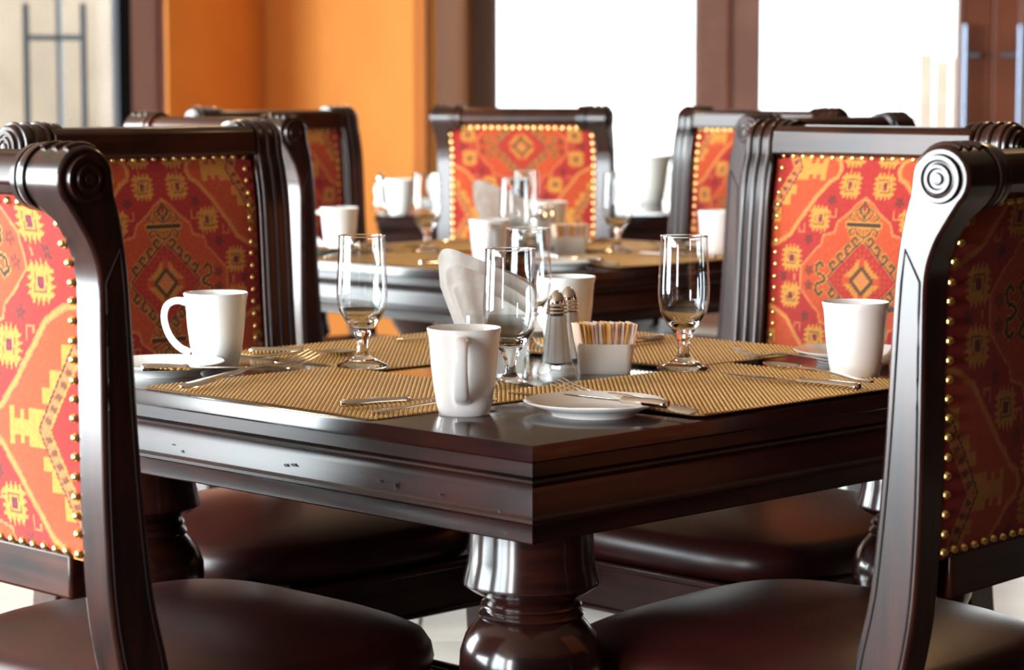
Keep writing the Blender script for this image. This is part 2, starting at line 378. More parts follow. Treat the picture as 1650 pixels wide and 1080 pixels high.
# ------------------------------------------------------------------ kilim pattern, painted as a colour attribute
def srgb(h):
    c = [int(h[i:i+2], 16)/255 for i in (0, 2, 4)]
    return np.array([x/12.92 if x <= .04045 else ((x+.055)/1.055)**2.4 for x in c])
K_RED = srgb('C42A20'); K_OR = srgb('DC5220'); K_YE = srgb('F0A040'); K_DK = srgb('4A3024'); K_PU = srgb('7A2440'); K_LO = srgb('F08A4C')
def kilim(X, Z, period=.372):
    # X, Z in metres from the middle of the medallion; returns colours
    x = np.abs(X)*1000; P2 = period*1000
    z0 = (Z*1000+P2/2) % P2-P2/2; z = np.abs(z0); zh = P2/2
    C = np.zeros(X.shape+(3,)); C[:] = K_RED
    def put(mask, col, a=1.0): C[mask] = C[mask]*(1-a)+col*a
    jig = (np.sin(z/4.2)+np.sin(x/5.1))*1.2
    def pd(px, pz, poly):
        d = np.full(px.shape, 1e9)
        for (ax, az), (bx, bz) in zip(poly[:-1], poly[1:]):
            vx, vz = bx-ax, bz-az; L2 = vx*vx+vz*vz+1e-9
            t = np.clip(((px-ax)*vx+(pz-az)*vz)/L2, 0, 1)
            d = np.minimum(d, np.hypot(px-ax-t*vx, pz-az-t*vz))
        return d
    # central field
    fb = [(0, 140), (18, 128), (39, 108), (55, 98), (60, 80), (84, 74), (88, 58), (102, 47), (130, 18), (130, 0)]
    zs = np.array([p[1] for p in fb][::-1]); xs = np.array([p[0] for p in fb][::-1])
    inside = x < np.interp(z, zs, xs, right=-1)
    put(inside, K_OR); put(pd(x, z, fb) < 1.9, K_LO)
    # corner zone
    cb = [(58, zh+4), (66, 172), (80, 165), (95, 148), (106, 138), (118, 122), (140, 96), (158, 72), (188, 56), (260, 46)]
    zc = np.interp(x, [p[0] for p in cb], [p[1] for p in cb])
    put((z > zc) & (x > 58), K_OR); d = pd(x, z, cb); put(d < 4.2, K_LO); put(d < 1.5, K_YE)
    zz = zh-z
    st = ((x > 96) & (x < 200) & (zz < 9)) | ((x > 128) & (zz < 20) & (x < 200)) | ((x > 92) & (x < 102) & (zz < 20)) | ((x > 112) & (x < 118) & (zz < 18)) | \
         ((x > 150-zz*.0) & (zz < 44) & (zz > 28)) | ((x > 163) & (zz > 24) & (zz < 64)) | ((x > 183) & (zz > 60) & (zz < 92))
    st &= (z > zc+6)
    put(st, K_YE)
    hx = x-146-zz*.62
    put(hx > -3, K_DK); put(hx > 0, K_LO); put((hx > 3) & (hx < 15) & (np.sin(zz/2.6+x/7) > .1), K_DK, .8); put(hx > 15, K_YE); put(hx > 18, K_RED)
    # stars
    def star(cx, cz, r=23.0, fl=1):
        dx, dz = x-cx, (z-cz)
        m = np.maximum(np.abs(dx), np.abs(dz))
        other = np.where(np.abs(dx) > np.abs(dz), dz, dx)
        tooth = np.abs(((other+4.1) % 8.2)-4.1)
        lim = r-8.0+tooth*2.3
        corner = np.abs(dx)+np.abs(dz) < r*1.52
        put((m < lim) & corner, K_YE)
        q = np.maximum(np.abs(dx+.18*dz), np.abs(dz+.18*dx*0))
        put((q < 10.6) & (q > 9.0), K_DK, .85)
        ff = (np.abs(dx) < 5) & (np.abs(dz) < 6.4) & ((np.abs(dx)+np.abs(dz) > 2.0))
        put(ff & (np.sin(dx*1.5)*np.sin(dz*1.3) > -.35), K_PU); put((np.abs(dx)+np.abs(dz)) < 3.2, srgb('A02030'))
    for c in ((35, 160), (94, 102), (152, 32)): star(*c)
    # rosettes
    for cx, cz in ((70, 134), (116, 66), (112, 13), (170, 0)):
        dx, dz = x-cx, z-cz
        r = np.hypot(dx, dz); a = np.arctan2(dz, dx)
        put((r < 9.5*(0.45+.55*np.abs(np.cos(2.5*a+.6)))) & (r > 1.5), K_DK, .7)
    # little hooks in the ground
    for cx, cz in ((132, 84), (66, 112), (150, -4)):
        put(pd(x, z, [(cx-6, cz+8), (cx-6, cz-6), (cx+6, cz-6), (cx+6, cz)]) < 1.5, K_LO)
    # diamond
    D = x/76+z/70
    put(D < 1.06, K_YE); put(D < 1.03, K_DK); put(D < .97, K_LO); put(D < .94, K_RED)
    lat = (np.sin((x+z)/2.8)*np.sin((x-z)/2.8) > .2)
    put((D < .86) & lat, K_OR, .8)
    qx, qz = np.floor(x/5)*5+2.5, np.floor(z/5)*5+2.5
    put((qx+qz) < 45, K_YE, .8); put((qx+qz < 45) & ((qx < 4) | (qz < 4)) & (qx+qz > 26), K_OR)
    put((qx+qz) < 27, K_DK, .9); put((x+z) < 17, K_YE); put((x+z) < 14, K_LO)
    # hooks along the diamond's edges
    LL = math.hypot(76, 70); ex, ez = -76/LL, 70/LL
    s = (x-76)*ex+z*ez; nrm = (x-76)*(70/LL)+z*(76/LL)
    for wd, col in ((4.0, K_YE), (2.5, K_DK)):
        for si in (22, 43, 64, 84):
            dd = pd(s, nrm, [(si, 0), (si, 13), (si+10, 13), (si+10, 7)])
            put((dd < wd) & (nrm > 1.5), col, .92)
    # side hooks
    for wd, col in ((4.0, K_YE), (2.3, K_DK)):
        put(pd(x, z, [(76, 0), (82, 6), (94, 9), (97, 22), (88, 28), (82, 22)]) < wd, col)
    # finial
    loops = [[(0, 66), (0, 128)], [(0, 72), (14, 80), (19, 90), (10, 92), (8, 84)], [(0, 100), (13, 106), (19, 116), (10, 122), (7, 112)],
             [(0, 104), (6, 114), (8, 124), (0, 134)], [(20, 88), (30, 84), (26, 76)], [(22, 102), (31, 106), (26, 114)]]
    for wd, col in ((3.3, K_YE), (1.6, K_DK)):
        for L in loops: put(pd(x, z, L) < wd, col, .9)
    put((np.abs(z-94) < 5) & (x < 38), K_YE); put((np.abs(z-94) < 3.2) & (x < 36), K_DK)
    put((x+np.abs(z-124)*.8) < 6, srgb('B03024'))
    # outlines of steps
    nz = RNG.random(X.shape)
    C *= (.47+.20*nz)[..., None]
    return C

def fabric_mesh(name, x0, x1, z0, z1, yfun, zc, scale=1.0, step=.0023, cut=None):
    nx = int((x1-x0)/step)+1; nz = int((z1-z0)/step)+1
    xs = np.linspace(x0, x1, nx); zs = np.linspace(z0, z1, nz)
    Xg, Zg = np.meshgrid(xs, zs)
    yv = np.array([yfun(z) for z in zs])
    bul = np.clip(1-np.abs(Xg/((x1-x0)/2))**4, 0, 1)
    zn = (Zg-z0)/(z1-z0)*2-1
    bul = bul*np.clip(1-np.abs(zn)**4, 0, 1)
    sgn = 1 if 'front' in name else -1
    Yg = yv[:, None]+sgn*bul*.008
    co = np.stack([Xg, Yg, Zg], -1).reshape(-1, 3)
    me = bpy.data.meshes.new(name)
    idx = np.arange(nx*nz).reshape(nz, nx)
    q = np.stack([idx[:-1, :-1], idx[:-1, 1:], idx[1:, 1:], idx[1:, :-1]], -1).reshape(-1, 4)
    if sgn > 0: q = q[:, ::-1]
    me.vertices.add(len(co)); me.vertices.foreach_set('co', co.ravel())
    me.loops.add(q.size); me.loops.foreach_set('vertex_index', q.ravel().astype(np.int32))
    me.polygons.add(len(q)); me.polygons.foreach_set('loop_start', np.arange(0, q.size, 4, dtype=np.int32))
    me.update(); me.validate()
    C = kilim(Xg/scale, (Zg-zc)/scale)
    ca = me.color_attributes.new('kilim', 'FLOAT_COLOR', 'POINT')
    ca.data.foreach_set('color', np.concatenate([C.reshape(-1, 3), np.ones((nx*nz, 1))], 1).ravel())
    me.polygons.foreach_set('use_smooth', [True]*len(q)); me.materials.append(M_FABRIC)
    return me

# ------------------------------------------------------------------ the chair
SY, SZ, SR = -.025, 1.068, .036
FRONT = [(-.015, .0), (.03, .15), (.078, .30), (.092, .40), (.085, .47), (.074, .53), (.058, .60), (.047, .70), (.040, .79), (.034, .90), (.029, .97), (.021, 1.02), (.013, 1.05)]
BACK = [(-.075, .0), (-.025, .15), (.012, .30), (.024, .40), (.022, .47), (.008, .53), (-.003, .60), (-.008, .70), (-.009, .79), (-.009, .90), (-.010, .96), (-.020, .995), (-.036, 1.022)]
fc = [(p.x, p.y) for p in crom([(a, b, 0) for a, b in FRONT], 4)]
bc = [(p.x, p.y) for p in crom([(a, b, 0) for a, b in BACK], 4)]
arc = [(SY+SR*math.cos(math.radians(a)), SZ+SR*math.sin(math.radians(a))) for a in range(0, 236, 12)]
def interp(curve, z):
    return float(np.interp(z, [c[1] for c in curve], [c[0] for c in curve]))
def post_mb(s):
    mb = MB()
    contour = [(y, z, 1) for y, z in fc]+[(y, z, 1 if y > SY else 0) for y, z in arc]+[(y, z, 0) for y, z in reversed(bc)]
    vs = []; N = len(contour)
    for y, z, fr in contour: vs.append((s*.27, y, z))
    for y, z, fr in contour:
        inn = .200 if fr else .222
        if z > 1.035: inn = .205
        vs.append((s*inn, y, z))
    fs = [(i, (i+1) % N, N+(i+1) % N, N+i) for i in range(N)]
    # caps as strips between front and back curves
    nf = len(fc)
    def capring(off):
        out = []
        for i in range(nf-1):
            a, b = i, i+1; c, d = N-1-(i+1), N-1-i
            out.append((off+a, off+b, off+c, off+d))
        out.append(tuple(off+k for k in range(nf-1, N-nf+1)))
        return out
    fs += capring(0)+capring(N)
    return mb.add(vs, fs)
def chair_back_y(z): return interp(bc, z)-.002
def chair_front_y(z): return interp(fc, z)-.016
FM_FRONT = fabric_mesh('fabric_front', -.205, .205, .642, 1.052, chair_front_y, .838, 1.0)
FM_BACK_A = fabric_mesh('fabric_outer_a', -.224, .224, .642, 1.050, lambda z: interp(bc, min(z, .995))+.001-(max(0, z-.995))*.25, .985, 1.08)
FM_BACK_B = fabric_mesh('fabric_outer_b', -.224, .224, .642, 1.050, lambda z: interp(bc, min(z, .995))+.001-(max(0, z-.995))*.25, .912, 1.08)
def nail_mesh():
    mb = MB(); prof = [(.0001, .0044), (.0022, .0041), (.0042, .0027), (.0053, .0004), (.0057, -.001)]
    return mb.lathe(prof, 9).mesh('nail_head', M_BRASS)
NAIL = nail_mesh()
def nail_positions(front):
    hx = .166 if front else .218
    z0, z1 = (.650, 1.044) if front else (.650, 1.040)
    if front: hx = .190
    pts = []
    nx = round(2*hx/.0215); nz = round((z1-z0)/.0212)
    for i in range(nx+1): pts += [(-hx+2*hx*i/nx, z1), (-hx+2*hx*i/nx, z0)]
    for j in range(1, nz): pts += [(-hx, z0+(z1-z0)*j/nz), (hx, z0+(z1-z0)*j/nz)]
    out = []
    for x, z in pts:
        y = (chair_front_y(z)+.001) if front else (interp(bc, min(z, .995))-.001-(max(0, z-.995))*.25)
        out.append(Vector((x, y, z)))
    return out
def add_nails(root, front, single):
    R = Matrix.Rotation(-PI/2 if front else PI/2, 4, 'X')
    pts = nail_positions(front)
    if single:
        for p in pts:
            p = p+Vector((random.uniform(-.0008, .0008), 0, random.uniform(-.0008, .0008)))
            o = bpy.data.objects.new('nail_head', NAIL); lnk(o, root); o.location = p; o.rotation_euler = (-PI/2 if front else PI/2, 0, 0)
    else:
        mb = MB(); prof = [(.0001, .0042), (.0042, .0026), (.0060, -.001)]
        for p in pts:
            t = MB().lathe(prof, 7); mb.add([(R @ Vector(v))+p for v in t.v], t.f)
        o = mb.obj('nail_trim', M_BRASS, root); o['kind'] = 'stuff'
def cushion_mb():
    mb = MB(); vs = []; fs = []; n = 64
    rings = [(0.0, .5205)]
    for t in (.12, .25, .38, .5, .62, .73, .82, .90, .96): rings.append((t, .468+.0525*(1-t**2.3)**.8))
    rings += [(.99, .462), (1.0, .447), (.99, .433), (.965, .422)]
    cx, cy, hx, hy = 0, .315, .268, .262
    vs.append((cx, cy, rings[0][1]))
    for r, z in rings[1:]:
        for k in range(n):
            a = 2*PI*k/n; e = 2/3.6 if r > .5 else 2/2.8
            c, s_ = math.cos(a), math.sin(a)
            vs.append((cx+hx*r*math.copysign(abs(c)**e, c), cy+hy*r*math.copysign(abs(s_)**e, s_), z))
    for k in range(n): fs.append((0, 1+k, 1+(k+1) % n))
    for i in range(len(rings)-2):
        for k in range(n):
            fs.append((1+i*n+k, 1+i*n+(k+1) % n, 1+(i+1)*n+(k+1) % n, 1+(i+1)*n+k))
    b = 1+(len(rings)-2)*n
    fs.append(tuple(b+k for k in range(n))[::-1])
    return mb.add(vs, fs)
def build_chair(name, backmesh, front_single, back_single):
    r = empty(name, (0, 0, 0))
    for s in (-1, 1):
        p = post_mb(s).obj('post', M_WOOD, r, bevel=.004, ang=30)
        # scroll boss with rings on the outer end
        b = MB().lathe([(.0001, .009), (.006, .0085), (.007, .005), (.0105, .005), (.012, .008), (.0155, .008), (.017, .0035), (.0195, .003), (.021, .0055), (.0255, .0055), (.027, .001), (.0275, -.004)], 32, (0, 0, 0), 'x')
        if s < 0: b.v = [(-x, y, z) for x, y, z in b.v]
        b.v = [(x+s*.27, y+SY, z+SZ) for x, y, z in b.v]
        b.obj('scroll_boss', M_WOOD, p)
        # inset panel line on the outer face
        zs = [.50+.49*i/14 for i in range(15)]
        L1 = [(s*.2703, interp(fc, z)-.009, z) for z in zs]; L2 = [(s*.2703, interp(bc, z)+.008, z) for z in zs[:-1]]
        g = MB().tube(L1+[L2[-1]], .0013, 6).tube(L2, .0013, 6)
        g.obj('groove_line', M_GROOVE, p)
        # moulding strips on the front face
        m = MB()
        for xo in (.214, .236, .257):
            pts = [(s*xo, interp(fc, z)+.0005, z) for z in [.55+.5*i/20 for i in range(21)]]
            pts += [(s*xo, SY+(SR+.0005)*math.cos(math.radians(a)), SZ+(SR+.0005)*math.sin(math.radians(a))) for a in range(10, 130, 12)]
            m.tube(pts, .0042, 8, up=(1, 0, 0))
        m.obj('front_moulding', M_WOOD, p)
        # collar rings beside the scroll
        c = MB().lathe([(.030, -.006), (.0385, -.0055), (.0395, 0), (.0385, .0055), (.034, .007), (.034, .010), (.0375, .012), (.0375, .020), (.028, .022)], 32, (0, 0, 0), 'x')
        c.v = [(s*(.2-x*1.0), y+SY, z+SZ) for x, y, z in c.v]
        c.obj('scroll_collar', M_WOOD, p)
    # top rail: roll plus flat board
    tr = MB()
    prof = [(-.056, 1.062), (-.054, 1.080), (-.045, 1.093), (-.030, 1.098), (.004, 1.096), (.015, 1.088), (.018, 1.050), (.012, 1.046), (-.018, 1.046), (-.044, 1.048)]
    N = len(prof)
    tr.add([(x, y, z) for x in (-.205, .205) for y, z in prof], [(i, (i+1) % N, N+(i+1) % N, N+i) for i in range(N)]+[tuple(range(N))[::-1], tuple(range(N, 2*N))])
    tr.obj('top_rail', M_WOODH, r, bevel=.003)
    MB().box(-.205, .205, -.010, .040, .595, .648).obj('lower_rail', M_WOODH, r, bevel=.004)
    f = bpy.data.objects.new('front_upholstery', FM_FRONT); lnk(f, r)
    b = bpy.data.objects.new('outer_upholstery', backmesh); lnk(b, r)
    add_nails(r, True, front_single); add_nails(r, False, back_single)
    cushion_mb().obj('seat_cushion', M_LEATHER, r, ang=60)
    fr = MB().box(-.255, .255, .55, .578, .345, .424).box(-.255, .255, .05, .078, .345, .424).box(-.262, -.232, .06, .57, .345, .424).box(.232, .262, .06, .57, .345, .424)
    fr.box(-.259, .259, .552, .584, .345, .353).box(-.259, .259, .552, .584, .412, .424)
    fr.obj('seat_frame', M_WOODH, r, bevel=.003)
    for s in (-1, 1):
        lg = MB(); x = s*.235
        secs = [(.0, .017), (.02, .020), (.20, .022), (.33, .026), (.36, .028)]
        vs = []; fs = []
        for z, h in secs: vs += [(x-h, .555-h, z), (x+h, .555-h, z), (x+h, .555+h, z), (x-h, .555+h, z)]
        for i in range(len(secs)-1):
            for k in range(4): fs.append((i*4+k, i*4+(k+1) % 4, i*4+4+(k+1) % 4, i*4+4+k))
        fs += [(3, 2, 1, 0), tuple(len(vs)-4+k for k in range(4))]
        lg.add(vs, fs).obj('leg', M_WOOD, r, bevel=.004)
    MB().box(-.236, -.214, .08, .54, .16, .19).obj('stretcher', M_WOOD, r, bevel=.003)
    MB().box(.214, .236, .08, .54, .16, .19).obj('stretcher', M_WOOD, r, bevel=.003)
    MB().box(-.215, .215, .30, .322, .165, .187).obj('stretcher', M_WOODH, r, bevel=.003)
    return r
GCH = 'scroll-back kilim dining chairs'
def place(o, loc, rz, label):
    o.location = loc; o.rotation_euler = (0, 0, rz)
    tag(o, label, 'chair', GCH); return o
# headings: local +y is the way the chair faces
A_V = -PI/4            # facing +v (right and away)
A_U = PI/4             # facing +u (left and away)
chLN = place(build_chair('dining_chair', FM_BACK_A, False, True), W(.52, -.405), A_V+math.radians(0), 'dark wood scroll-back chair nearest the left edge, its kilim outer back turned to the camera')
RNR = A_U+math.radians(4.5); _n = W(-.372, .49)+Vector((-.27*SQ, -.27*SQ, 0))
chRN = place(build_chair('dining_chair', FM_BACK_B, False, True), _n+Vector((.27*math.cos(RNR), .27*math.sin(RNR), 0)), RNR, 'dark wood chair at the right edge with pale grooved side and carved round scroll end')
chLB = place(build_chair('dining_chair', FM_BACK_B, True, False), W(SIDE+.375, .517), A_U+PI, 'kilim-backed chair facing the camera behind the left mug and bread plate')
chRB = place(copy_tree(chLB), W(.568, SIDE+.375), A_V+PI, 'kilim-backed chair facing the camera behind the right mug on the front table')
proto2 = build_chair('dining_chair', FM_BACK_A, False, False)
place(proto2, W(.52, -.405)+OFF2, A_V, 'chair behind the back left chair, its dark scroll end in profile at the middle table')
place(copy_tree(proto2), W(-.39, .49)+OFF2, A_U, 'chair mostly hidden behind the back right chair at the near right of the middle table')
place(copy_tree(proto2), W(SIDE+.375, .48)+OFF2, A_U+PI, 'blurred chair against the orange wall at the left of the middle table')
place(copy_tree(proto2), W(.53, SIDE+.375)+OFF2, A_V+PI, 'blurred chair with pale red kilim just left of the back right chair')
place(copy_tree(proto2), (.035, 7.25, 0), math.radians(-20), 'blurred chair standing alone before the bright window in the centre')
cx_ = place(copy_tree(proto2), (.87, 7.05, 0), math.radians(-8), 'chair showing only a sliver of top rail above the back right chair')
cx_.scale = (.957, .957, .957)

# ------------------------------------------------------------------ tables
TH = .76
def build_table(name, label):
    r = empty(name, (0, 0, 0)); h = SIDE/2
    def ring(prof, nm, mat, bevel=0):
        mb = MB(); vs = []
        for off, z in prof:
            a = h+off; vs += [(-a, -a, z), (a, -a, z), (a, a, z), (-a, a, z)]
        fs = []
        for i in range(len(prof)-1):
            for k in range(4): fs.append((i*4+k, i*4+(k+1) % 4, i*4+4+(k+1) % 4, i*4+4+k))
        fs.append((0, 1, 2, 3)); m = (len(prof)-1)*4; fs.append((m, m+1, m+2, m+3))
        return mb.add(vs, fs).obj(nm, mat, r, ang=28)
    ring([(-.003, TH), (-.0008, TH-.0008), (0, TH-.003), (0, TH-.019), (-.002, TH-.0215), (-.004, TH-.022)], 'tabletop', M_TOP)
    def cove(z0, z1, o0, o1, n=6, up=False):
        out = []
        for i in range(n+1):
            t = i/n; e = 1-math.cos(t*PI/2) if up else math.sin(t*PI/2)
            out.append((o0+(o1-o0)*e, z0+(z1-z0)*t))
        return out
    prof = [(-.006, TH-.022), (-.006, TH-.038)]+[(-.010, TH-.041), (-.006, TH-.0425), (-.004, TH-.045), (-.006, TH-.0475), (-.013, TH-.049)]
    prof += cove(TH-.050, TH-.062, -.014, -.010)+[(-.008, TH-.070), (-.007, TH-.084), (-.006, TH-.0855)]
    prof += [(-.003, TH-.088), (-.003, TH-.092), (-.008, TH-.0945), (-.013, TH-.096), (-.014, TH-.098), (-.014, TH-.117), (-.016, TH-.119), (-.04, TH-.119), (-.04, TH-.05)]
    ring(prof, 'apron', M_TABLE)
    lp = [(.0001, .64), (.075, .64), (.077, .60), (.083, .572), (.083, .568), (.072, .560), (.058, .553), (.054, .549), (.060, .546), (.062, .542), (.058, .538), (.062, .535), (.065, .531), (.062, .526),
          (.068, .520), (.080, .505), (.087, .485), (.088, .465), (.083, .44), (.070, .41), (.052, .385), (.044, .37), (.048, .355), (.052, .35), (.046, .34), (.040, .30), (.046, .20), (.054, .12), (.050, .10), (.060, .08), (.066, .055), (.060, .03), (.048, .012), (.044, 0), (.0001, 0)]
    for sx in (-1, 1):
        for sy in (-1, 1):
            mb = MB().lathe([(r_*1.0, z) for r_, z in lp], 36, (sx*(h-.118), sy*(h-.118), 0))
            mb.obj('leg', M_LEG, r, ang=40)
            MB().box(sx*(h-.118)-.06, sx*(h-.118)+.06, sy*(h-.118)-.06, sy*(h-.118)+.06, .638, .72).obj('leg_block', M_TABLE, r, smooth=False)
    tag(r, label, 'table'); return r
t1 = build_table('dining_table', 'dark mahogany square dining table with moulded apron, laid for four in front')
t1.location = W(SIDE/2, SIDE/2); t1.rotation_euler = (0, 0, PI/4)
# dents and scratches in the moulded edge of the front table (its left face)
dm = MB()
for u, z, L_, w_ in [(a_, b_, c_*1.5, d__*1.5) for a_, b_, c_, d__ in ((.43, .69, .010, .003), (.445, .688, .007, .003), (.24, .686, .002, .009), (.27, .688, .004, .003), (.30, .695, .003, .002), (.16, .684, .002, .004), (.06, .676, .004, .003), (.05, .652, .006, .002), (.66, .683, .004, .003), (.12, .655, .003, .004), (.68, .69, .003, .002))]:
    p = W(u, .0068)-t1.location; 
    pl = Matrix.Rotation(-PI/4, 4, 'Z') @ p
    dm.box(pl.x-L_/2, pl.x+L_/2, pl.y, pl.y+.0012, z-w_/2, z+w_/2) if False else dm.add([(pl.x+dx, pl.y+dy, z+dz) for dx, dy, dz in ((-.0006, -L_/2, -w_/3), (-.0012, 0, -w_/2), (-.0006, L_/2, 0), (-.0012, 0, w_/2), (0.001, 0, 0))], [(0, 1, 4), (1, 2, 4), (2, 3, 4), (3, 0, 4), (0, 3, 2, 1)])
t2 = copy_tree(t1); t2.location = t1.location+OFF2; t2['label'] = 'blurred dark square table behind the front table, laid with mugs and goblets'
for i in range(0, len(dm.v), 5):
    d_ = MB().add(dm.v[i:i+5], [(0, 1, 4), (1, 2, 4), (2, 3, 4), (3, 0, 4), (0, 3, 2, 1)]).obj('edge_dent', M_GROOVE, t1)
t3 = copy_tree(t2); t3.location = (.085, 8.20, 0); t3.rotation_euler = (0, 0, 0); t3['label'] = 'third table farthest back, square to the windows, partly behind the lone chair'

# ------------------------------------------------------------------ tableware prototypes
FRONTT, MIDT = 'front table', 'middle table'
GOB = []      # things of the front table which also stand on the second
def mug_parts(r, handle_rz=0):
    hr = .0465
    outer = [(.0001, .001), (.028, .001), (.0305, .0), (.0325, .003), (.0345, .012), (.0385, .035), (.0415, .06), (.0432, .085), (.0445, .098), (.0468, .107)]
    inner = [(.0458, .1085), (.0445, .107), (.0425, .098), (.0405, .08), (.0385, .055), (.035, .03), (.030, .010), (.0001, .008)]
    MB().lathe(outer+inner, 48).obj('body', M_CHINA, r, ang=50)
    pts = crom([(.0405, 0, .094), (.056, 0, .097), (.070, 0, .090), (.0745, 0, .072), (.068, 0, .048), (.054, 0, .030), (.0375, 0, .021)], 6)
    n = len(pts)
    rad = [.0072-.0012*math.sin(PI*i/(n-1)) for i in range(n)]
    MB().tube(pts, rad, 12, sx=.80, sn=1.55, up=(0, 1, 0)).obj('handle', M_CHINA, r, ang=60)
def mug(loc, hd, label, g='white coffee mugs'):
    r = empty('coffee_mug', loc, hd, label, 'mug', g); mug_parts(r); return r
def goblet(loc, label):
    r = empty('water_goblet', loc, 0, label, 'glass', 'stemmed water glasses')
    o_ = [(.0001, .0), (.036, .0), (.0372, .0015), (.036, .0035), (.026, .008), (.014, .014), (.0085, .022), (.0078, .034), (.009, .042), (.013, .048), (.0125, .051), (.018, .057), (.027, .068), (.0335, .083), (.0365, .100), (.0368, .115), (.0355, .140), (.0342, .163), (.0335, .1875)]
    i_ = [(.0329, .189), (.0323, .1875), (.0330, .163), (.0343, .140), (.0355, .115), (.0352, .101), (.0320, .086), (.025, .073), (.014, .064), (.0001, .061)]
    k = 10
    MB().lathe(o_[k:]+[p for p in i_ if p[1] > .072], 48).obj('bowl', M_THIN, r, ang=60)
    MB().lathe(o_[:k+2]+[(.0335, .083), (.027, .0735)]+i_[-2:], 48).obj('stem', M_GLASS, r, ang=60)
    MB().lathe([(.0329+.0011*math.cos(2*PI*q/10), .1888+.0011*math.sin(2*PI*q/10)) for q in range(11)], 48).obj('rim', M_GLASS, r, ang=80)
    return r
def plate(loc, label, R=.088, nm='bread_plate'):
    r = empty(nm, loc, 0, label, 'plate', 'white bread plates')
    pr = [(.0001, .003), (.048, .003), (.050, .0), (.053, .0), (.055, .004), (.070, .0105), (.0875, .0165), (.0885, .0178), (.087, .0188), (.070, .0138), (.056, .0078), (.052, .0068), (.0001, .0066)]
    MB().lathe([(a*R/.088, b) for a, b in pr], 56).obj('plate_body', M_CHINA, r, ang=50); return r
def flat_item(kind, p0, p1, label, tilt0=.0, tilt1=.0, roll=0, L=None, z1=None):
    # p0 = handle end, p1 = tip (world points)
    d = p1-p0; Lr = L or math.hypot(d.x, d.y)
    rz = math.atan2(d.y, d.x)-PI/2
    r = empty(kind, p0, rz, label, 'cutlery', 'steel cutlery')
    if z1 is not None: r.rotation_euler = (math.atan2(z1-p0.z, Lr), roll, rz)
    else: r.rotation_euler = (0, roll, rz)
    S = Lr
    if kind == 'fork':
        h = MB().strip([(0, .0035, .002, .0014), (.004, .0082, .002, .0018), (.02*S/.19, .0088, .0025, .002), (.05*S/.19, .0062, .005, .002), (.09*S/.19, .0038, .008, .0019), (.115*S/.19, .0032, .007, .0018), (.130*S/.19, .006, .004, .0014), (.142*S/.19, .0115, .0018, .001), (.150*S/.19, .0125, .0016, .0009)])
        h.obj('handle', M_STEEL, r, ang=60)
        t = MB()
        for k in range(4):
            xk_ = (k-1.5)*.0068; q = MB().strip([(.142*S/.19, .0024, .0016, .0012), (.158*S/.19, .0019, .0024, .0011), (.175*S/.19, .0016, .0062, .0011), (S, .0007, .0125, .0008)])
            t.add([(x+xk_, y, z) for x, y, z in q.v], q.f)
        t.obj('tines', M_STEEL, r, ang=60)
    elif kind == 'spoon':
        MB().strip([(0, .0035, .002, .0014), (.004, .0078, .002, .0018), (.02*S/.17, .0080, .0025, .002), (.05*S/.17, .0055, .005, .002), (.09*S/.17, .0035, .008, .0019), (.118*S/.17, .0035, .0065, .0018)]).obj('handle', M_STEEL, r, ang=60)
        vs = []; fs = []; n = 20; L0, L1 = .114*S/.17, S; cy_ = (L0+L1)/2; hy = (L1-L0)/2
        for lay in (0, 1):
            for ri, rr in enumerate((0, .35, .65, .88, 1.0)):
                for k in range(n):
                    a = 2*PI*k/n; yy = math.sin(a); wv_ = .0175*(1-.12*yy)
                    zz = .0078-.0068*(1-rr**2)-(0 if lay == 0 else .0011)
                    vs.append((rr*math.cos(a)*wv_, cy_+rr*yy*hy, zz))
        m = 5*n
        for lay in (0, 1):
            for ri in range(4):
                for k in range(n):
                    q = (lay*m+ri*n+k, lay*m+ri*n+(k+1) % n, lay*m+(ri+1)*n+(k+1) % n, lay*m+(ri+1)*n+k)
                    fs.append(q if lay == 0 else q[::-1])
        for k in range(n): fs.append((4*n+k, 4*n+(k+1) % n, m+4*n+(k+1) % n, m+4*n+k))
        MB().add(vs, fs).obj('bowl', M_STEEL, r, ang=60)
    else:
        b = S/.21
        MB().strip([(0, .0050, .0055, .0040), (.003, .0082, .0055, .0052), (.008, .0084, .0055, .0053), (.05*b, .0072, .0055, .0050), (.078*b, .0054, .005, .0042), (.082*b, .0074, .005, .0048), (.088*b, .0074, .005, .0048), (.092*b, .0045, .004, .0030)]).obj('handle', M_STEEL, r, ang=50)
        MB().strip([(.090*b, .0045, .004, .0018), (.105*b, .0078, .004, .0011), (.14*b, .0095, .004, .0008), (.18*b, .0092, .004, .0007), (.2*b, .0065, .004, .0006), (S, .0015, .004, .0004)]).obj('blade', M_STEEL, r, ang=50)
    return r
